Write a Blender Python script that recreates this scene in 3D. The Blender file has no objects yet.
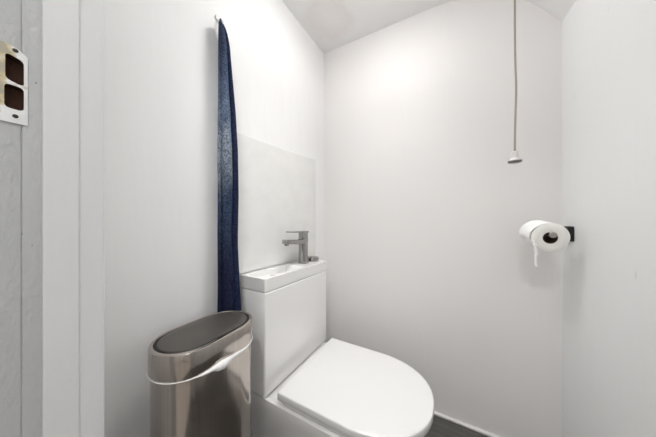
import bpy, bmesh, math, random
from mathutils import Vector, Matrix, noise
random.seed(4)
S = bpy.context.scene
LAMP, BEAM, HALL, HFILL = 5.7, 0.38, 1.3, 13.0
COL = S.collection
PI = math.pi

# ------------------------------------------------------------------ materials
def mat(name, col, rough=0.5, metal=0.0, spec=0.5, bump=None, vary=None, coat=0.0):
    """bump=(scale xyz, strength, distance)  vary=(scale xyz, colour2, lo, hi)"""
    m = bpy.data.materials.new(name); m.use_nodes = True
    nt = m.node_tree; b = nt.nodes['Principled BSDF']
    b.inputs['Base Color'].default_value = (*col, 1)
    b.inputs['Roughness'].default_value = rough
    b.inputs['Metallic'].default_value = metal
    b.inputs['Specular IOR Level'].default_value = spec
    b.inputs['Coat Weight'].default_value = coat
    def ns(scale, detail=5):
        tc = nt.nodes.new('ShaderNodeTexCoord'); mp = nt.nodes.new('ShaderNodeMapping')
        mp.inputs['Scale'].default_value = scale
        nt.links.new(tc.outputs['Object'], mp.inputs['Vector'])
        n = nt.nodes.new('ShaderNodeTexNoise'); n.inputs['Scale'].default_value = 1.0
        n.inputs['Detail'].default_value = detail
        nt.links.new(mp.outputs['Vector'], n.inputs['Vector'])
        return n
    if bump:
        n = ns(bump[0]); bp = nt.nodes.new('ShaderNodeBump')
        bp.inputs['Strength'].default_value = bump[1]; bp.inputs['Distance'].default_value = bump[2]
        nt.links.new(n.outputs['Fac'], bp.inputs['Height'])
        nt.links.new(bp.outputs['Normal'], b.inputs['Normal'])
    if vary:
        n = ns(vary[0]); r = nt.nodes.new('ShaderNodeValToRGB')
        r.color_ramp.elements[0].position = vary[2]; r.color_ramp.elements[0].color = (*col, 1)
        r.color_ramp.elements[1].position = vary[3]; r.color_ramp.elements[1].color = (*vary[1], 1)
        nt.links.new(n.outputs['Fac'], r.inputs['Fac'])
        nt.links.new(r.outputs['Color'], b.inputs['Base Color'])
    return m

def emit(name, col, strength):
    m = bpy.data.materials.new(name); m.use_nodes = True
    nt = m.node_tree; b = nt.nodes['Principled BSDF']
    b.inputs['Base Color'].default_value = (.9, .9, .9, 1)
    b.inputs['Emission Color'].default_value = (*col, 1)
    b.inputs['Emission Strength'].default_value = strength
    return m

M = {}
M['wall_l'] = mat('white_wall_paint', (.85, .85, .85), .55, bump=((16, 16, 2.5), .5, .004))
M['wall_b'] = mat('white_wall_paint_back', (.815, .80, .795), .55, bump=((22, 22, 1.6), .5, .004))
M['wall_r'] = mat('white_wall_paint_right', (.84, .85, .855), .55, bump=((18, 18, 2.5), .5, .004),
                  vary=((30, 30, 9), (.70, .71, .715), .72, .76))
M['ceil'] = mat('ceiling_paint', (.83, .83, .825), .7, bump=((7, 7, 7), .4, .006))
M['gloss'] = mat('white_gloss_woodwork', (.60, .60, .603), .35, bump=((60, 60, 14), .35, .002),
                 vary=((120, 120, 60), (.56, .55, .54), .72, .78))
M['rough_gloss'] = mat('chipped_gloss_paint_shaded', (.41, .414, .42), .32, bump=((150, 150, 90), .6, .0025),
                 vary=((160, 160, 70), (.24, .24, .25), .70, .74))  # base darkened to put the strips' shade into the rough chipped paint
M['floor'] = mat('dark_grey_plank_floor', (.07, .067, .062), .45, bump=((6, 60, 1), .3, .002),
                 vary=((3, 45, 1), (.10, .095, .088), .40, .68))
M['ceramic'] = mat('white_ceramic', (.86, .855, .85), .07, spec=.5, coat=.3)
M['plastic'] = mat('white_seat_plastic', (.80, .80, .80), .25)
M['grey_gap'] = mat('dark_gap_shade', (.10, .095, .09), .7)
M['chrome'] = mat('chrome', (.38, .375, .37), .05, 1.0)
M['steel'] = mat('brushed_steel', (.50, .455, .42), .15, 1.0, bump=((420, 420, 3), .06, .0004),
                 vary=((300, 300, 2), (.44, .40, .365), .35, .65))
M['lid_steel'] = mat('dark_satin_lid', (.105, .098, .088), .42, .55, bump=((300, 20, 20), .1, .0004))
M['black'] = mat('black_gap', (.012, .012, .012), .6)
M['bag'] = mat('white_bin_bag_film', (.82, .82, .82), .3, bump=((90, 90, 60), .5, .002))
M['paper'] = mat('toilet_tissue', (.86, .85, .82), .95, spec=.1, bump=((260, 260, 260), .35, .001))
M['paper_white'] = mat('toilet_tissue_outer_sheet', (.89, .89, .885), .95, spec=.1, bump=((200, 200, 200), .5, .0015))
M['card'] = mat('brown_cardboard', (.10, .065, .045), .9)
M['holder'] = mat('matt_black_metal', (.022, .020, .019), .4, .6)
M['rod_end'] = mat('worn_metal_rod_end', (.30, .285, .27), .4, .7)
M['cord'] = mat('aged_cotton_cord', (.38, .335, .28), .9, bump=((900, 900, 260), .6, .001))
M['knob'] = mat('greyed_white_plastic', (.56, .53, .52), .4)
M['knob_base'] = mat('grey_plastic_base', (.17, .165, .165), .4)
M['hook'] = mat('white_plastic_hook', (.72, .72, .72), .35)
M['wood'] = mat('raw_brown_mortise_wood', (.085, .036, .020), .8, bump=((200, 200, 60), .6, .002))
M['hall_wall'] = mat('hall_wall_paint', (.80, .785, .76), .7)
M['hall_floor'] = mat('hall_carpet', (.42, .39, .36), .95)
M['screw'] = mat('dark_screw_head', (.06, .055, .05), .5, .8)

def towel_mat():
    m = mat('blue_speckled_terry', (.02, .03, .08), .95, spec=.15, bump=((380, 380, 380), .9, .003))
    nt = m.node_tree; b = nt.nodes['Principled BSDF']
    tc = nt.nodes.new('ShaderNodeTexCoord')
    sx = nt.nodes.new('ShaderNodeSeparateXYZ'); nt.links.new(tc.outputs['Object'], sx.inputs[0])
    r = nt.nodes.new('ShaderNodeValToRGB')       # ombre dye along the towel's length
    mr = nt.nodes.new('ShaderNodeMapRange'); mr.inputs['From Min'].default_value = .6; mr.inputs['From Max'].default_value = 1.72
    nt.links.new(sx.outputs['Z'], mr.inputs['Value'])
    n0 = nt.nodes.new('ShaderNodeTexNoise'); n0.inputs['Scale'].default_value = 14
    nt.links.new(tc.outputs['Object'], n0.inputs['Vector'])
    ad = nt.nodes.new('ShaderNodeMath'); ad.operation = 'MULTIPLY_ADD'; ad.inputs[1].default_value = .22
    nt.links.new(n0.outputs['Fac'], ad.inputs[0]); nt.links.new(mr.outputs[0], ad.inputs[2])
    nt.links.new(ad.outputs[0], r.inputs['Fac'])
    cr = r.color_ramp
    pts = [(.0, (.012, .016, .055)), (.34, (.020, .027, .066)), (.54, (.055, .085, .15)), (.70, (.33, .39, .47)),
           (.80, (.17, .23, .34)), (.95, (.085, .12, .21)), (1.0, (.06, .085, .15))]
    cr.elements[0].position, cr.elements[0].color = pts[0][0], (*pts[0][1], 1)
    cr.elements[1].position, cr.elements[1].color = pts[-1][0], (*pts[-1][1], 1)
    for p, c in pts[1:-1]:
        e = cr.elements.new(p); e.color = (*c, 1)
    n = nt.nodes.new('ShaderNodeTexNoise'); n.inputs['Scale'].default_value = 170; n.inputs['Detail'].default_value = 3
    nt.links.new(tc.outputs['Object'], n.inputs['Vector'])
    r2 = nt.nodes.new('ShaderNodeValToRGB'); r2.color_ramp.elements[0].position = .38; r2.color_ramp.elements[1].position = .62
    nt.links.new(n.outputs['Fac'], r2.inputs['Fac'])
    mx = nt.nodes.new('ShaderNodeMix'); mx.data_type = 'RGBA'; mx.blend_type = 'MULTIPLY'
    mx.inputs[0].default_value = .62
    nt.links.new(r.outputs['Color'], mx.inputs[6]); nt.links.new(r2.outputs['Color'], mx.inputs[7])
    nt.links.new(mx.outputs[2], b.inputs['Base Color'])
    return m
M['towel'] = towel_mat()
M['towel_back'] = mat('navy_terry_reverse', (.010, .014, .042), .95, spec=.15, bump=((380, 380, 380), .9, .003),
                      vary=((160, 160, 160), (.03, .045, .10), .45, .7))

def ceiling_mat():
    m = M['ceil']; nt = m.node_tree; b = nt.nodes['Principled BSDF']
    tc = nt.nodes.new('ShaderNodeTexCoord')
    # a faint pinkish damp stain with an irregular edge near the left back corner
    mp = nt.nodes.new('ShaderNodeMapping'); mp.inputs['Location'].default_value = (-.17, .19, -2.09)
    nt.links.new(tc.outputs['Object'], mp.inputs['Vector'])
    n = nt.nodes.new('ShaderNodeTexNoise'); n.inputs['Scale'].default_value = 9; n.inputs['Detail'].default_value = 6
    nt.links.new(tc.outputs['Object'], n.inputs['Vector'])
    ln = nt.nodes.new('ShaderNodeVectorMath'); ln.operation = 'LENGTH'
    nt.links.new(mp.outputs['Vector'], ln.inputs[0])
    ma = nt.nodes.new('ShaderNodeMath'); ma.operation = 'MULTIPLY_ADD'; ma.inputs[1].default_value = .22
    nt.links.new(n.outputs['Fac'], ma.inputs[0]); nt.links.new(ln.outputs['Value'], ma.inputs[2])
    r = nt.nodes.new('ShaderNodeValToRGB')
    e = r.color_ramp.elements
    e[0].position = .13; e[0].color = (.815, .80, .79, 1)
    e[1].position = .27; e[1].color = (.83, .83, .825, 1)
    k = e.new(.215); k.color = (.79, .765, .75, 1)
    nt.links.new(ma.outputs[0], r.inputs['Fac']); nt.links.new(r.outputs['Color'], b.inputs['Base Color'])
ceiling_mat()

def plate_mat():
    m = mat('paint_spattered_brass', (.42, .30, .10), .45, .6, bump=((160, 160, 160), .5, .001))
    nt = m.node_tree; b = nt.nodes['Principled BSDF']
    tc = nt.nodes.new('ShaderNodeTexCoord')
    n = nt.nodes.new('ShaderNodeTexNoise'); n.inputs['Scale'].default_value = 75; n.inputs['Detail'].default_value = 4
    nt.links.new(tc.outputs['Object'], n.inputs['Vector'])
    sx = nt.nodes.new('ShaderNodeSeparateXYZ'); nt.links.new(tc.outputs['Object'], sx.inputs[0])
    # more bare brass towards the worn front edge and top, more paint at the bottom and inner edge
    m1 = nt.nodes.new('ShaderNodeMapRange'); m1.inputs['From Min'].default_value = -1.2115; m1.inputs['From Max'].default_value = -1.1965
    m1.inputs['To Min'].default_value = -.12; m1.inputs['To Max'].default_value = .22
    nt.links.new(sx.outputs['Y'], m1.inputs['Value'])
    m2 = nt.nodes.new('ShaderNodeMapRange'); m2.inputs['From Min'].default_value = 1.128; m2.inputs['From Max'].default_value = 1.155
    m2.inputs['To Min'].default_value = .3; m2.inputs['To Max'].default_value = 0
    nt.links.new(sx.outputs['Z'], m2.inputs['Value'])
    a1 = nt.nodes.new('ShaderNodeMath'); a2 = nt.nodes.new('ShaderNodeMath')
    nt.links.new(n.outputs['Fac'], a1.inputs[0]); nt.links.new(m1.outputs[0], a1.inputs[1])
    nt.links.new(a1.outputs[0], a2.inputs[0]); nt.links.new(m2.outputs[0], a2.inputs[1])
    r = nt.nodes.new('ShaderNodeValToRGB'); e = r.color_ramp.elements
    e[0].position = .36; e[0].color = (.36, .33, .26, 1)
    e[1].position = .62; e[1].color = (.70, .70, .70, 1)
    k = e.new(.43); k.color = (.50, .42, .25, 1)
    k = e.new(.53); k.color = (.56, .52, .43, 1)
    nt.links.new(a2.outputs[0], r.inputs['Fac']); nt.links.new(r.outputs['Color'], b.inputs['Base Color'])
    b.inputs['Metallic'].default_value = .15
    return m
M['plate'] = plate_mat()

# ------------------------------------------------------------------ helpers
def obj(name, bm, m, parent=None, smooth=False, angle=None, bevel=None, sub=0):
    me = bpy.data.meshes.new(name)
    bmesh.ops.recalc_face_normals(bm, faces=bm.faces)
    bm.to_mesh(me); bm.free()
    for x in (m if isinstance(m, (list, tuple)) else [m]): me.materials.append(x)
    o = bpy.data.objects.new(name, me); COL.objects.link(o)
    if smooth:
        for p in me.polygons: p.use_smooth = True
        if angle: me.set_sharp_from_angle(angle=math.radians(angle))
    if bevel:
        b = o.modifiers.new('bevel', 'BEVEL'); b.width = bevel[0]; b.segments = bevel[1]; b.limit_method = 'ANGLE'
        b.angle_limit = math.radians(35)
        for p in me.polygons: p.use_smooth = True
        me.set_sharp_from_angle(angle=math.radians(35))
    if sub:
        s = o.modifiers.new('sub', 'SUBSURF'); s.levels = s.render_levels = sub
    if parent:
        o.parent = parent; o.matrix_parent_inverse = parent.matrix_world.inverted()
    return o

def struct(name, bm, m, **k):
    o = obj(name, bm, m, **k); o['kind'] = 'structure'; return o

def tag(o, label, cat, group=None):
    o['label'] = label; o['category'] = cat
    if group: o['group'] = group
    return o

def thing(name, loc, label, cat):
    o = bpy.data.objects.new(name, None); o.location = loc; o.empty_display_size = .05
    COL.objects.link(o); bpy.context.view_layer.update()
    return tag(o, label, cat)

def box(bm, x0, x1, y0, y1, z0, z1):
    v = [bm.verts.new(p) for p in ((x0,y0,z0),(x1,y0,z0),(x1,y1,z0),(x0,y1,z0),(x0,y0,z1),(x1,y0,z1),(x1,y1,z1),(x0,y1,z1))]
    for f in ((3,2,1,0),(4,5,6,7),(0,1,5,4),(1,2,6,5),(2,3,7,6),(3,0,4,7)): bm.faces.new([v[i] for i in f])
    return v

def B(*a):
    bm = bmesh.new(); box(bm, *a); return bm

def loft(bm, rings, cap0=True, cap1=True, close=True):
    vs = [[bm.verts.new(p) for p in r] for r in rings]
    n = len(vs[0])
    for a, b in zip(vs, vs[1:]):
        for i in range(n if close else n - 1):
            j = (i + 1) % n
            bm.faces.new((a[i], a[j], b[j], b[i]))
    if cap0: bm.faces.new(vs[0][::-1])
    if cap1: bm.faces.new(vs[-1])
    return vs

def lathe(bm, prof, c, axis='z', n=32, tilt=None):
    """prof: (radius, height)"""
    rings = []
    for r, h in prof:
        ring = []
        for i in range(n):
            a = 2*PI*i/n
            p = Vector((r*math.cos(a), r*math.sin(a), h))
            if axis == 'y': p = Vector((p.x, -p.z, p.y))       # height runs towards -y
            if axis == 'x': p = Vector((-p.z, p.x, p.y))       # height runs towards -x
            if tilt: p = tilt @ p
            ring.append(Vector(c) + p)
        rings.append(ring)
    loft(bm, rings)
    return bm

def tube(bm, pts, r, n=12):
    pts = [Vector(p) for p in pts]; rings = []
    up = Vector((.123, .456, .88)).normalized()
    for i, p in enumerate(pts):
        t = (pts[min(i+1, len(pts)-1)] - pts[max(i-1, 0)]).normalized()
        a = t.cross(up).normalized(); b = t.cross(a)
        rr = r[i] if isinstance(r, (list, tuple)) else r
        rings.append([p + a*rr*math.cos(2*PI*k/n) + b*rr*math.sin(2*PI*k/n) for k in range(n)])
    loft(bm, rings)
    return bm

def rrect(hx, hy, r, n=6):
    out = []
    for cx, cy, a0 in ((hx-r, hy-r, 0), (-hx+r, hy-r, 90), (-hx+r, -hy+r, 180), (hx-r, -hy+r, 270)):
        for k in range(n+1):
            a = math.radians(a0 + 90*k/n); out.append((cx + r*math.cos(a), cy + r*math.sin(a)))
    return out

# ------------------------------------------------------------------ room shell
W, CH = 1.128, 2.09                 # room width, ceiling height at the left
FI, FO = -1.117, -1.34              # inner and outer face of the door wall
T = .10
struct('wall_left', B(-T, 0, FI, T, 0, 2.25), M['wall_l'])
struct('wall_back', B(0, W, 0, T, 0, 2.25), M['wall_b'])
struct('wall_right', B(W, W+T, FI, T, 0, 2.25), M['wall_r'])
struct('floor', B(-T, W+T, FO, T, -.08, 0), M['floor'])

bm = bmesh.new()
def ceil_z(x, y):
    t = max(0, min(1, (x-.48)/(W-.48)))
    z = CH - .287*t**3.6 + .006*math.sin(x*7+1)*math.sin(y*5)
    z += .006*max(0, -y) * (1-t) - .16*t*max(0, -y)*.6
    return z
ny, nx = 28, 40
rings = []
for j in range(ny+1):
    y = FI + (0-FI)*j/ny
    rings.append([(W*i/nx, y, ceil_z(W*i/nx, y)) for i in range(nx+1)])
vs = loft(bm, rings, False, False, False)
top = [[bm.verts.new((v.co.x, v.co.y, 2.30)) for v in r] for r in vs]
for a, b in zip(top, top[1:]):
    for i in range(nx): bm.faces.new((a[i], b[i], b[i+1], a[i+1]))
for i in range(nx):
    bm.faces.new((vs[0][i], vs[0][i+1], top[0][i+1], top[0][i])); bm.faces.new((vs[-1][i+1], vs[-1][i], top[-1][i], top[-1][i+1]))
for j in range(ny):
    bm.faces.new((vs[j][0], top[j][0], top[j+1][0], vs[j+1][0])); bm.faces.new((vs[j][-1], vs[j+1][-1], top[j+1][-1], top[j][-1]))
struct('ceiling', bm, M['ceil'], smooth=True, angle=50)

# thin sealed skirting along the back wall
bm = bmesh.new()
rings = [[(x, 0, .001), (x, -.012, .001), (x, -.012, .008), (x, -.008, .0105), (x, 0, .012)] for x in (0.0, W)]
loft(bm, rings)
struct('baseboard_back', bm, mat('white_skirting_sealant', (.72, .71, .70), .4))

# door wall with its opening, the camera stands in it
OL, OR, OT = .20, 1.02, 2.02
bm = bmesh.new()
box(bm, -T, OL, FO, FI, 0, 2.25); box(bm, OR, W+T, FO, FI, 0, 2.25); box(bm, OL, OR, FO, FI, OT, 2.25)
struct('wall_front', bm, M['wall_l'])

# left door jamb: moulded profile in plan (x, y), rough thick paint with painted-in shade on the outer strips
prof = [(OL, FO), (.237, FO), (.237, -1.1972), (.2362, -1.1969), (.2362, -1.1963), (.2374, -1.1957), (.2396, -1.1812), (.2445, -1.1802),
        (.2455, -1.1798), (.2455, -1.1475), (.2448, -1.1462), (.2432, -1.1456), (.2430, -1.1215), (.2422, -1.1182), (.2395, FI), (OL, FI)]
bm = bmesh.new()
zs = [0, 1.0, 1.34, OT]
loft(bm, [[(x, y, z) for x, y in prof] for z in zs])
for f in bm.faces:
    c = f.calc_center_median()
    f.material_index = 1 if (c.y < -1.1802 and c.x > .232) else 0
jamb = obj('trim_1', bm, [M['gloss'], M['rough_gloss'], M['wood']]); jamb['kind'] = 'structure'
holes = [(-1.2098, -1.1940, 1.1800, 1.2155, .35), (-1.2105, -1.1940, 1.1430, 1.1755, .05)]
bm = bmesh.new()
def hole_cut(bm, h, g=0, x0=.222, x1=.25):
    cy, cz_, hy, hz = (h[0]+h[1])/2, (h[2]+h[3])/2, (h[1]-h[0])/2-g, (h[3]-h[2])/2-g
    loft(bm, [[(x, cy+py, cz_+pz-h[4]*(py+hy)) for py, pz in rrect(hy, hz, .0042, 4)] for x in (x0, x1)])
for h in holes: hole_cut(bm, h)
cut = obj('cutter', bm, M['wood'])
bo = jamb.modifiers.new('mortise', 'BOOLEAN'); bo.object = cut; bo.operation = 'DIFFERENCE'; bo.solver = 'EXACT'
bpy.context.view_layer.update()
dg = bpy.context.evaluated_depsgraph_get()
nm = bpy.data.meshes.new_from_object(jamb.evaluated_get(dg))
jamb.modifiers.clear(); jamb.data = nm
bpy.data.objects.remove(cut)
for p in nm.polygons:
    c = p.center
    if .2215 < c.x < .2365 and 1.14 < c.z < 1.217 and -1.212 < c.y < -1.1925: p.material_index = 2
struct('trim_2', B(.98, OR, FO, FI, 0, OT), M['gloss'], bevel=(.003, 2))
struct('trim_3', B(.2455, .98, FO, FI, OT-.04, OT), M['gloss'], bevel=(.003, 2))

# the hall beyond the doorway, behind the camera
HX0, HX1, HY = -.5, 1.75, -2.5
struct('floor_hall', B(HX0, HX1, HY, FO, -.08, -.002), M['hall_floor'])
struct('ceiling_hall', B(HX0, HX1, HY, FO, 2.3, 2.4), M['ceil'])
struct('wall_hall_back', B(HX0, HX1, HY-.1, HY, 0, 2.3), M['hall_wall'])
struct('wall_hall_left', B(HX0-.1, HX0, HY, FO, 0, 2.3), M['hall_wall'])
bm = bmesh.new()
WY0, WY1, WZ0, WZ1 = -2.35, -1.50, .75, 2.0
box(bm, HX1, HX1+.1, HY, WY0, 0, 2.3); box(bm, HX1, HX1+.1, WY1, FO, 0, 2.3)
box(bm, HX1, HX1+.1, WY0, WY1, 0, WZ0); box(bm, HX1, HX1+.1, WY0, WY1, WZ1, 2.3)
struct('wall_hall_right', bm, M['hall_wall'])
bm = bmesh.new()
for a in ((WY0, WY0+.05, WZ0, WZ1), (WY1-.05, WY1, WZ0, WZ1), (WY0+.05, WY1-.05, WZ0, WZ0+.05), (WY0+.05, WY1-.05, WZ1-.05, WZ1), (WY0+.05, WY1-.05, 1.355, 1.395)):
    box(bm, HX1+.03, HX1+.08, *a)
struct('added_window_1', bm, M['gloss'])  # window added to the unseen hall as a fill light source
# added fill light set in the made-up hall window
dl = bpy.data.lights.new('hall_fill_light', 'AREA'); dl.shape = 'RECTANGLE'; dl.size = WY1-WY0-.1; dl.size_y = WZ1-WZ0-.1; dl.energy = HALL; dl.color = (.97, .985, 1)
do = bpy.data.objects.new('hall_fill_light', dl); COL.objects.link(do); do.location = (HX1+.02, (WY0+WY1)/2, (WZ0+WZ1)/2)
do.rotation_euler = (PI/2, 0, PI/2)

# ------------------------------------------------------------------ lamps
def ceiling_lamp(x, y, z, r, strength, label):
    t = thing('ceiling_light', (x, y, z), label, 'light')
    bm = bmesh.new(); lathe(bm, [(r*1.1, 0), (r*1.1, -.018), (r*1.02, -.026)], (x, y, z), n=40)
    obj('base', bm, M['hook'], t, smooth=True, angle=40)
    bm = bmesh.new(); lathe(bm, [(r, -.024), (r*.98, -.036), (r*.85, -.050), (r*.6, -.060), (r*.3, -.065), (.002, -.066)], (x, y, z), n=40)
    obj('diffuser', bm, emit('lamp_diffuser', (1, .985, .965), strength), t, smooth=True)
    return t
LX, LY = .46, -.50
ceiling_lamp(LX, LY, ceil_z(LX, LY)-.001, .13, LAMP, 'round white flush ceiling light above the toilet')

ceiling_lamp(.80, -1.75, 2.30, .16, HFILL, 'added round white fill light in the unseen hall behind the doorway')  # fill lamp added in the unseen hall
# added area light throwing extra light down from the lamp
al = bpy.data.lights.new('added_beam', 'AREA'); al.shape = 'DISK'; al.size = .22; al.energy = BEAM; al.spread = math.radians(96); al.color = (1, .985, .97)
ao = bpy.data.objects.new('added_beam', al); COL.objects.link(ao); ao.location = (LX, LY, ceil_z(LX, LY)-.07)
# ------------------------------------------------------------------ toilet
TC = -.432                           # centre line of the toilet
toilet = thing('toilet', (0.01, TC, 0), 'white close-coupled toilet with its seat lid closed, against the left wall', 'toilet')

def dshape(x0, x1, hw, xs, n=28, back_r=.012, c=TC, pw=2.25):
    """D outline: straight back at x0, straight sides to xs, rounded front to x1"""
    out = []
    for k in range(5):
        a = PI + PI/2*k/4
        out.append((x0+back_r+back_r*math.cos(a), c-hw+back_r+back_r*math.sin(a)))
    for k in range(1, n):
        a = -PI/2 + PI*k/n
        ca, sa = math.cos(a), math.sin(a)
        out.append((xs + (x1-xs)*abs(ca)**(2/pw), c + hw*math.copysign(abs(sa)**(2/pw), sa)))
    for k in range(5):
        a = PI/2 + PI/2*k/4
        out.append((x0+back_r+back_r*math.cos(a), c+hw-back_r+back_r*math.sin(a)))
    return out

bm = bmesh.new()
lev = [(0.0, .52, .165, .30), (.02, .525, .168, .30), (.10, .54, .178, .32), (.18, .575, .192, .36), (.25, .62, .208, .40), (.29, .65, .217, .42),
       (.312, .660, .220, .43), (.323, .659, .220, .43), (.326, .652, .214, .43)]
loft(bm, [[(x, y, z) for x, y in dshape(.004, x1, hw, xs)] for z, x1, hw, xs in lev])
obj('pan', bm, M['ceramic'], toilet, smooth=True, angle=50)

def slab(outline_fn, levels):
    bm = bmesh.new()
    loft(bm, [[(x, y, z) for x, y in outline_fn(ins)] for z, ins in levels])
    return bm
LC = -.438
seat_fn = lambda i: dshape(.205+i, .676-i, .208-i, .43, c=LC)
obj('seat', slab(seat_fn, [(.3305, .004), (.3315, .001), (.3335, 0), (.3425, 0), (.3440, .0015)]), M['plastic'], toilet, smooth=True, angle=60)
gap_fn = lambda i: dshape(.24+i, .655-i, .186-i, .43, c=LC)  # dark slab standing in for the shade in the gap under the seat
obj('seat_gap_shade', slab(gap_fn, [(.3255, 0), (.331, 0)]), M['grey_gap'], toilet)
lid_fn = lambda i: dshape(.184+i, .685-i, .2095-i, .43, c=LC-.003, back_r=max(.003, .008-i))
obj('lid', slab(lid_fn, [(.3445, .003), (.3450, .0008), (.3462, .0), (.3685, .0), (.3710, .0009), (.3722, .0028), (.3730, .008), (.3736, .03), (.3740, .07)]),
    M['plastic'], toilet, smooth=True, angle=60)
for s in (-1, 1):
    bm = bmesh.new()
    lathe(bm, [(.009, 0), (.009, .017), (.008, .0185)], (.1935, LC+s*.10, .3255), n=20)
    obj('hinge', bm, M['chrome'], toilet, smooth=True, angle=40)

# cistern: square tank that narrows a touch and rounds off at the bottom
bm = bmesh.new()
def tank_ring(z, dx, dy):
    hx, hy = .066+dx, .228+dy
    return [(.004+hx+px, TC+.001+py, z) for px, py in rrect(hx, hy, .008, 5)]
def slope(y): return -.010*(y+.66)/.46          # the basin sits a hair lower at its far end
rings = [tank_ring(.3285, -.012, -.010), tank_ring(.3315, -.0045, -.002), tank_ring(.336, -.001, .0015), tank_ring(.346, 0, .002), tank_ring(.50, 0, .001)]
rings += [[(x, y, z+slope(y)) for x, y, z in tank_ring(zz, dd, dd)] for zz, dd in ((.719, .0005, ), (.7225, -.002))]
loft(bm, rings)
obj('cistern', bm, M['ceramic'], toilet, smooth=True, angle=40)

# ------------------------------------------------------------------ basin on the cistern
ZB0, ZB1 = .7255, .7775
basin = thing('basin', (.07, TC, ZB0), 'slim white rectangular hand basin with chrome tap on top of the toilet cistern', 'basin')
bx0, bx1, by0, by1 = .004, .1385, -.663, -.200
bm = bmesh.new()
xs = [bx0, bx0+.018, bx1-.015, bx1]; ys = [by0, by0+.014, -.395, by1]
V = {}
for i, x in enumerate(xs):
    for j, y in enumerate(ys): V[i, j] = bm.verts.new((x, y, ZB1))
for i in range(3):
    for j in range(3):
        if (i, j) != (1, 1): bm.faces.new((V[i,j], V[i+1,j], V[i+1,j+1], V[i,j+1]))
ins = [V[1,1], V[2,1], V[2,2], V[1,2]]
dn = [bm.verts.new(p) for p in ((xs[1]+.005, ys[1]+.006, ZB1-.022), (xs[2]-.005, ys[1]+.006, ZB1-.022), (xs[2]-.005, ys[2]-.02, ZB1-.030), (xs[1]+.005, ys[2]-.02, ZB1-.030))]
for k in range(4): bm.faces.new((ins[k], ins[(k+1)%4], dn[(k+1)%4], dn[k]))
bm.faces.new(dn)
per = [(i, 0) for i in range(4)] + [(3, j) for j in range(1, 4)] + [(i, 3) for i in (2, 1, 0)] + [(0, j) for j in (2, 1)]
lo = []
for q in per:
    c = V[q].co
    lo.append(bm.verts.new((c.x + (-.003 if c.x > .1 else 0), c.y + (.003 if c.y < -.6 else -.003 if c.y > -.21 else 0), ZB0)))
for k in range(len(per)):
    k2 = (k+1) % len(per)
    bm.faces.new((V[per[k]], lo[k], lo[k2], V[per[k2]]))
bm.faces.new(lo)
for v in bm.verts: v.co.z += slope(v.co.y)
obj('bowl', bm, M['ceramic'], basin, bevel=(.003, 3))
ZB1 = .7775 + slope(-.326)
bm = bmesh.new(); lathe(bm, [(.017, 0), (.017, .003), (.011, .005), (.002, .0052)], (.066, -.535, .7775-.0282), n=24)
obj('waste', bm, M['chrome'], basin, smooth=True, angle=40)

# tap: tall square-shouldered body, flat spout and flat lever, both reaching along the basin
tx, ty = .068, -.326
bm = bmesh.new()
def body_ring(z, hx, hy, r): return [(tx+px, ty+py, z) for px, py in rrect(hx, hy, r, 5)]
loft(bm, [body_ring(ZB1-.001, .026, .027, .02), body_ring(ZB1+.004, .026, .027, .02), body_ring(ZB1+.006, .0225, .0235, .018), body_ring(ZB1+.10, .0205, .022, .015),
          body_ring(ZB1+.128, .0205, .024, .012), body_ring(ZB1+.131, .018, .022, .011)])
tap = obj('tap', bm, M['chrome'], basin, smooth=True, angle=40)
bm = bmesh.new()
def sp_ring(y, zc, hx, hz): return [(tx+px, y, zc+pz) for px, pz in rrect(hx, hz, min(hx, hz)*.5, 4)]
loft(bm, [sp_ring(ty-.010, ZB1+.112, .019, .014), sp_ring(ty-.05, ZB1+.114, .018, .012), sp_ring(ty-.11, ZB1+.119, .0165, .0105), sp_ring(ty-.142, ZB1+.122, .0155, .0105), sp_ring(ty-.148, ZB1+.1215, .013, .008)])
obj('spout', bm, M['chrome'], tap, smooth=True, angle=40)
bm = bmesh.new(); lathe(bm, [(.0105, 0), (.0105, .008), (.009, .008)], (tx, ty-.132, ZB1+.104), n=18)
obj('aerator', bm, M['chrome'], tap, smooth=True, angle=40)
bm = bmesh.new()
loft(bm, [[(tx+px, ty+py, z) for px, py in rrect(.0195, .021, .010, 5)] for z in (ZB1+.1305, ZB1+.160)])
loft(bm, [sp_ring(ty+.022, ZB1+.161, .0195, .0045), sp_ring(ty-.03, ZB1+.163, .019, .004), sp_ring(ty-.118, ZB1+.1665, .0155, .0028)])
obj('lever', bm, M['chrome'], tap, smooth=True, angle=40)
bm = bmesh.new()
lathe(bm, [(.0335, -.001), (.0335, .017), (.032, .021), (.026, .0225), (.0245, .0215), (.0235, .025), (.012, .0265), (.002, .027)], (.074, -.248, ZB1-.001), n=32)
obj('flush_button', bm, M['chrome'], basin, smooth=True, angle=40)

# ------------------------------------------------------------------ splashback panel
bm = B(.0006, .0052, -.70, -.110, .781, 1.360)
for v in bm.verts:
    if v.co.z > 1 and v.co.y < -.5: v.co.z = 1.336
tag(obj('splashback_panel', bm, mat('pale_marbled_panel', (.80, .80, .79), .18, vary=((11, 11, 16), (.765, .765, .75), .40, .66)), bevel=(.0012, 2)),
    'pale grey glossy splashback panel on the left wall behind the basin tap', 'splashback')

# ------------------------------------------------------------------ hook and towel
TX, TY = .048, -.737
TOPZ = 1.690
hook = thing('wall_hook', (.001, -.757, 1.70), 'small white hook on the left wall holding the blue towel', 'hook')
bm = bmesh.new(); lathe(bm, [(.011, 0), (.011, -.003), (.009, -.005)], (.0008, -.757, 1.722), axis='x', n=20)
obj('back_plate', bm, M['hook'], hook, smooth=True, angle=40)
bm = bmesh.new()
tube(bm, [(.004, -.757, 1.718), (.014, -.758, 1.690), (.024, -.762, 1.679), (.036, -.766, 1.676), (.044, -.769, 1.679), (.048, -.770, 1.684)], .0032, 10)
obj('prong', bm, M['hook'], hook, smooth=True)

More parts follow.
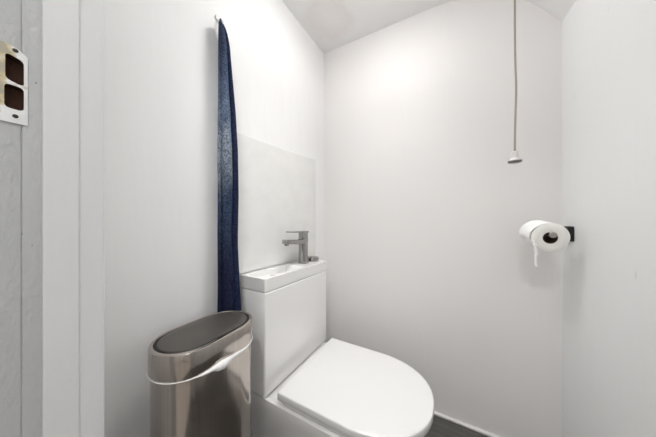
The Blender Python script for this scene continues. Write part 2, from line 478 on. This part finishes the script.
Lr = Vector((.563, .826, 0)); Lv = Vector((.826, -.563, 0))    # across and out from the wall's view of the doorway
sec_front = [(-.026, -.028), (-.037, -.016), (-.041, .000), (-.034, .008), (-.026, .002), (-.022, .010), (-.014, .026), (-.002, .028), (.008, .018), (.013, .004), (.012, -.008)]
sec_back = [(.000, -.010), (.012, .000), (.022, .010), (.031, .008), (.038, -.004), (.036, -.020), (.026, -.030)]
def smooth_pts(p, n):
    out = []
    m = len(p)
    for i in range(n):
        t = i/(n-1)*(m-1); k = min(int(t), m-2); u = t-k
        p0, p1, p2, p3 = p[max(k-1, 0)], p[k], p[k+1], p[min(k+2, m-1)]
        out.append(tuple(.5*((2*p1[d]) + (-p0[d]+p2[d])*u + (2*p0[d]-5*p1[d]+4*p2[d]-p3[d])*u*u + (-p0[d]+3*p1[d]-3*p2[d]+p3[d])*u**3) for d in (0, 1)))
    return out
def lerp_tab(tab, z):
    for (z0, v0), (z1, v1) in zip(tab, tab[1:]):
        if z <= z0 and z >= z1: return v0 + (v1-v0)*(z0-z)/(z0-z1)
    return tab[0][1] if z > tab[0][0] else tab[-1][1]
width_tab = [(1.690, .10), (1.665, .28), (1.62, .40), (1.50, .53), (1.38, .66), (1.25, .76), (1.08, .79), (.90, .76), (.72, .88), (.56, .92)]
def cloth(sec, n, z0, z1, ph, nz=70):
    bm = bmesh.new(); rings = []
    base = smooth_pts(sec, n)
    for k in range(nz+1):
        z = z0 + (z1-z0)*k/nz
        s = lerp_tab(width_tab, z)
        ring = []
        for i, (u, v) in enumerate(base):
            u2 = -.040 + (u+.040)*s + .003*(1-s)
            # the left edge hangs almost plumb, the folds open to the right
            v2 = v*(.45+.55*s)
            w = noise.noise(Vector((i*.16+ph, z*4.2, ph)))*.007*s
            w2 = noise.noise(Vector((i*.4+ph, z*12, 3+ph)))*.0022*s
            u2 += w*.5 ; v2 += w + w2
            p = Vector((TX, TY, z)) + Lr*u2 + Lv*v2
            p.x = max(p.x, .009)
            if k == nz: p.z += .004*math.sin(i*.7)
            ring.append(p)
        rings.append(ring)
    loft(bm, rings, False, False, False)
    return bm
towel = thing('towel', (.05, -.76, TOPZ), 'long blue and navy speckled towel hanging from the hook on the left wall', 'towel')
def cloth_part(name, bm, m, th):
    o = obj(name, bm, m, towel, smooth=True)
    s = o.modifiers.new('thick', 'SOLIDIFY'); s.thickness = th; s.offset = 0
    return o
cloth_part('front_fold', cloth(sec_front, 44, TOPZ, .585, 1.3), M['towel'], .005)
cloth_part('rear_fold', cloth(sec_back, 36, TOPZ-.004, .60, 7.7), M['towel_back'], .005)

# ------------------------------------------------------------------ bin
BZ = .69
bcx, bcy, br, bl = .1340, -.878, .0855, .0480      # stadium: radius and half the straight side
def stadium(ins=0, n=20, z=0):
    out = []
    for k in range(n+1):
        a = PI*k/n; out.append((bcx+(br-ins)*math.cos(a), bcy+bl+(br-ins)*math.sin(a), z))
    for k in range(n+1):
        a = PI+PI*k/n; out.append((bcx+(br-ins)*math.cos(a), bcy-bl+(br-ins)*math.sin(a), z))
    return out
bin_ = thing('rubbish_bin', (bcx, bcy, 0), 'slim oval brushed steel pedal bin beside the toilet, standing by the left wall', 'bin')
bm = bmesh.new()
loft(bm, [stadium(.006, z=.022), stadium(.0045, z=.026), stadium(.0045, z=0.5900), stadium(.0045, z=0.6240), stadium(.010, z=0.6260), stadium(.010, z=0.5900)], True, True)
obj('body', bm, M['steel'], bin_, smooth=True, angle=40)
bm = bmesh.new()
loft(bm, [stadium(.004, z=0), stadium(.002, z=.003), stadium(.002, z=.020), stadium(.005, z=.024)])
obj('base', bm, M['black'], bin_, smooth=True, angle=40)
bm = bmesh.new()
loft(bm, [stadium(.006, z=0.6270), stadium(.001, z=0.6280), stadium(0, z=0.6300), stadium(0, z=0.6840), stadium(.0015, z=0.6885), stadium(.0045, z=0.6900), stadium(.0095, z=0.6900), stadium(.0105, z=0.6885), stadium(.0105, z=0.6800)])
obj('rim', bm, M['steel'], bin_, smooth=True, angle=40)
bm = bmesh.new()
loft(bm, [stadium(.0170, z=0.6800), stadium(.0167, z=0.6885), stadium(.0177, z=0.6902), stadium(.0215, z=0.6912), stadium(.04, z=0.6918)])
obj('lid', bm, M['lid_steel'], bin_, smooth=True, angle=40)
bm = bmesh.new(); loft(bm, [stadium(.0103, z=.6795), stadium(.0103, z=.6882)])
obj('lid_gasket', bm, M['black'], bin_)
bm = bmesh.new(); box(bm, bcx-.035, bcx+.035, bcy-bl-br-.022, bcy-bl-br+.01, .006, .016)
obj('pedal', bm, M['steel'], bin_, bevel=(.003, 2))

# the bag's rim peeping out under the lid band
bm = bmesh.new(); rings = []
per = []
raw = stadium(0, n=60)
for i, p in enumerate(raw):
    q = raw[(i+1) % len(raw)]
    per.append(p)
    if abs(q[1]-p[1]) > .05:                       # the straight sides need points of their own
        per += [(p[0]+(q[0]-p[0])*k/40, p[1]+(q[1]-p[1])*k/40, 0) for k in range(1, 40)]
N = len(per)
cum = 0
cols = []
for i, p in enumerate(per):
    # bulge on the room side (+x), towards the far end
    d = p[1]-bcy
    side = max(0, (p[0]-bcx)/br)
    g = side*(math.exp(-((d+.014)/.024)**2) + .42*math.exp(-((d-.030)/.036)**2) + .22*math.exp(-((d+.055)/.02)**2))
    h = .0013 + .0175*g*(1+.35*noise.noise(Vector((p[0]*60, p[1]*90, 1))))
    cx, cy = p[0]-bcx, (p[1]-bcy-max(-bl, min(bl, d)))
    nn = Vector((cx, cy, 0)).normalized()
    bul = .0012 + .0060*g*(1+.5*noise.noise(Vector((p[1]*140, 9, 1))))
    sag = -.004*g + .0012*noise.noise(Vector((p[0]*40, p[1]*40, 7)))
    zt = .6285+.004*g+.0015*g*noise.noise(Vector((p[1]*160, 3, 1))); prof = [(-.006, zt), (bul*.6, zt+h*.10), (bul, zt-h*.35+sag), (bul*.8, zt-h*.8+sag), (-.003, zt-h-.001+sag)]
    cols.append([Vector((p[0], p[1], 0)) + nn*o + Vector((0, 0, z)) for o, z in prof])
vs = [[bm.verts.new(q) for q in c] for c in cols]
for i in range(N):
    a, b = vs[i], vs[(i+1) % N]
    for k in range(4): bm.faces.new((a[k], b[k], b[k+1], a[k+1]))
tag(obj('bin_bag', bm, M['bag'], smooth=True), 'crumpled white bag edge poking out under the rim of the steel bin', 'bag')

# ------------------------------------------------------------------ toilet roll holder and roll
holder = thing('toilet_roll_holder', (W, -.09, .942), 'matt black toilet roll holder fixed to the right wall near the corner', 'toilet roll holder')
bm = bmesh.new()
loft(bm, [[(x, -.080+py, .943+pz) for py, pz in rrect(.026-i, .028-i, .007, 5)] for x, i in ((W-.0005, 0), (W-.011, 0), (W-.013, .002))])
obj('back_plate', bm, M['holder'], holder, smooth=True, angle=40)
RX, RZ = 1.035, .944
bm = bmesh.new()
pts = [(W-.012, -.080, .950), (1.075, -.080, .953)]
for k in range(7):
    a = PI/2*k/6
    pts.append((1.055-.024*math.sin(a), -.100+.020*math.cos(a), .9545))
pts += [(RX-.001, -.155, .9505), (RX+.003, -.213, .9435)]
tube(bm, pts, .0085, 16)
obj('arm', bm, M['holder'], holder, smooth=True, angle=50)
bm = bmesh.new(); lathe(bm, [(.0085, 0), (.0105, .001), (.0105, .006), (.009, .0075), (.002, .008)], (RX+.003, -.2125, .9435), axis='y', n=20)
obj('end_cap', bm, M['rod_end'], holder, smooth=True, angle=40)

RY0, RY1 = -.108, -.205
rc = Vector((1.0305, (RY0+RY1)/2, .9378))
tilt = Matrix.Rotation(math.radians(5.5), 3, 'Z') @ Matrix.Rotation(math.radians(6), 3, 'X')
roll = thing('toilet_roll', rc, 'white toilet roll with a torn loose end on the black holder', 'toilet roll')
HL, RO, RI = .049, .0515, .0205
bm = bmesh.new()
rings = []
for r, h in ((RI, -HL), (RO-.002, -HL), (RO, -HL+.002), (RO, HL-.002), (RO-.0025, HL), (RI+.012, HL+.0006), (RI, HL)):
    ring = []
    for i in range(56):
        a = 2*PI*i/56
        rr = r*(1+.012*math.sin(2*a+.6)) if r > RI else r
        p = tilt @ Vector((rr*math.cos(a), -h, rr*math.sin(a)))
        ring.append(rc+p)
    rings.append(ring)
loft(bm, rings+[rings[0]], False, False)
bmesh.ops.remove_doubles(bm, verts=bm.verts, dist=1e-6)
obj('tissue', bm, M['paper'], roll, smooth=True, angle=40)
bm = bmesh.new(); rings = []
for r, h in ((RI-.0002, -HL+.001), (RI-.0002, HL-.001), (RI-.0016, HL-.001), (RI-.0016, -HL+.001), (RI-.0002, -HL+.001)):
    rings.append([rc + tilt @ Vector((r*math.cos(2*PI*i/40), -h, r*math.sin(2*PI*i/40))) for i in range(40)])
loft(bm, rings, False, False); bmesh.ops.remove_doubles(bm, verts=bm.verts, dist=1e-6)
obj('core', bm, M['card'], roll, smooth=True, angle=40)
# loose outer sheet lifting off the left side and ending in a torn strip
bm = bmesh.new(); rings = []
nA, nH = 34, 14
for k in range(nA+1):
    t = k/nA
    if t < .55:
        a = math.radians(80 + 100*t/.55); lift = .0008 + .0045*math.sin(min(1, t/.55)*PI/2)**2
        base = Vector(((RO+lift)*math.cos(a), 0, (RO+lift*.6)*math.sin(a)))
        L0, L1 = -HL, HL-.0015
    else:
        s = (t-.55)/.45
        base = Vector((-(RO+.0053) + .022*s**1.2, 0, -.044*s))
        L0, L1 = -HL+.012*s, HL-.0015-.004*s
    ring = []
    for j in range(nH+1):
        h = L0 + (L1-L0)*j/nH
        wv = noise.noise(Vector((t*5, h*50, 2)))*.004*t
        p = base + Vector((wv, 0, noise.noise(Vector((t*3, h*70, 5)))*.002*t))
        if t == 1: p.z += .006*noise.noise(Vector((h*260, 1, 1)))
        ring.append(rc + tilt @ Vector((p.x, -h, p.z)))
    rings.append(ring)
loft(bm, rings, False, False, False)
o = obj('loose_sheet', bm, M['paper_white'], roll, smooth=True)
s = o.modifiers.new('thick', 'SOLIDIFY'); s.thickness = .0008
bm = bmesh.new(); rings = []
for k in range(25):
    t = k/24
    w = (.0085*(1-t)**.6 + .0035)*(1+.5*noise.noise(Vector((t*9, 4, 1))))
    c = rc + Vector((-.044+.017*t+.004*math.sin(t*5), -.053+.004*t, -.016-.098*t))
    d = Vector((.75, -.5, .1)).normalized()
    rings.append([c - d*w*.5 + Vector((0, .0015*math.sin(k), 0)), c + Vector((.001*math.sin(k*1.3), -.0015, 0)), c + d*w*.5])
loft(bm, rings, False, False, False)
o = obj('torn_strip', bm, M['paper_white'], roll, smooth=True)
s = o.modifiers.new('thick', 'SOLIDIFY'); s.thickness = .0009

# ------------------------------------------------------------------ light pull cord
PX, PY, PZ = .888, -.47, 1.154       # underside of the knob
pc = thing('pull_cord', (PX, PY, PZ), 'long light pull cord with a small bell-shaped knob hanging from the ceiling', 'light pull')
cz = ceil_z(PX, PY)
bm = bmesh.new(); lathe(bm, [(.036, .001), (.036, -.018), (.028, -.030), (.010, -.034), (.004, -.035)], (PX, PY, cz), n=32)
obj('switch_housing', bm, M['hook'], pc, smooth=True, angle=40)
bm = bmesh.new()
pts = []
for k in range(41):
    t = k/40
    z = cz-.033 + (PZ+.028-(cz-.033))*t
    pts.append((PX + .0028*math.exp(-((t-.78)/.10)**2), PY, z))
tube(bm, pts, .0024, 10)
obj('cord', bm, M['cord'], pc, smooth=True)
bm = bmesh.new()
lathe(bm, [(.004, .032), (.0062, .031), (.0072, .027), (.0082, .017), (.0100, .0105), (.0150, .0075), (.0162, .0052)], (PX, PY, PZ), n=28)
obj('knob', bm, M['knob'], pc, smooth=True, angle=60)
bm = bmesh.new()
lathe(bm, [(.0162, .0052), (.0157, .0028), (.014, .0008), (.002, 0)], (PX, PY, PZ), n=28)
obj('knob_base', bm, M['knob_base'], pc, smooth=True)

# ------------------------------------------------------------------ strike plate on the jamb
sp = thing('strike_plate', (.237, -1.2015, 1.125), 'old paint-spattered brass strike plate on the left door jamb', 'strike plate')
bm = bmesh.new()
y0, y1, z0, z1 = -1.226, -1.1918, 1.1255, 1.2265
out = [(y0, z0), (y1, z0), (y1, z1-.010), (y1-.007, z1-.003), (y1-.016, z1), (y0, z1-.002)]
loft(bm, [[(x, y, z) for y, z in out] for x in (.2374, .2390)])
plate = obj('plate', bm, M['plate'], sp)
bm = bmesh.new()
for h in holes: hole_cut(bm, h, .0008)
cut = obj('cutter', bm, M['plate'])
bo = plate.modifiers.new('holes', 'BOOLEAN'); bo.object = cut; bo.operation = 'DIFFERENCE'; bo.solver = 'EXACT'
bpy.context.view_layer.update()
pm = bpy.data.meshes.new_from_object(plate.evaluated_get(bpy.context.evaluated_depsgraph_get()))
plate.modifiers.clear(); plate.data = pm
bpy.data.objects.remove(cut)
for z in (1.1345, 1.2205):
    bm = bmesh.new(); lathe(bm, [(.0025, 0), (.0025, -.0006), (.0018, -.0011), (.0004, -.0012)], (.2389, -1.2015, z), axis='x', n=16)
    for v in bm.verts: pass
    obj('screw', bm, M['screw'], sp, smooth=True, angle=40)

# ------------------------------------------------------------------ camera, world, view
cam = bpy.data.cameras.new('camera'); co = bpy.data.objects.new('camera', cam); COL.objects.link(co)
cam.sensor_width = 36; cam.lens = 36*219.3/656; cam.clip_start = .01
co.location = (.7372, -1.25, 1.0005)
co.rotation_euler = (PI/2, 0, math.atan(124/219.3))
S.camera = co
w = bpy.data.worlds.new('world'); S.world = w; w.use_nodes = True
w.node_tree.nodes['Background'].inputs[0].default_value = (.8, .85, .9, 1)
w.node_tree.nodes['Background'].inputs[1].default_value = .1
S.view_settings.view_transform = 'Standard'; S.view_settings.look = 'None'
S.view_settings.gamma = 1; S.view_settings.use_curve_mapping = False
S.view_settings.exposure = 2.0
S.cycles.max_bounces = 14; S.cycles.diffuse_bounces = 10; S.cycles.glossy_bounces = 6
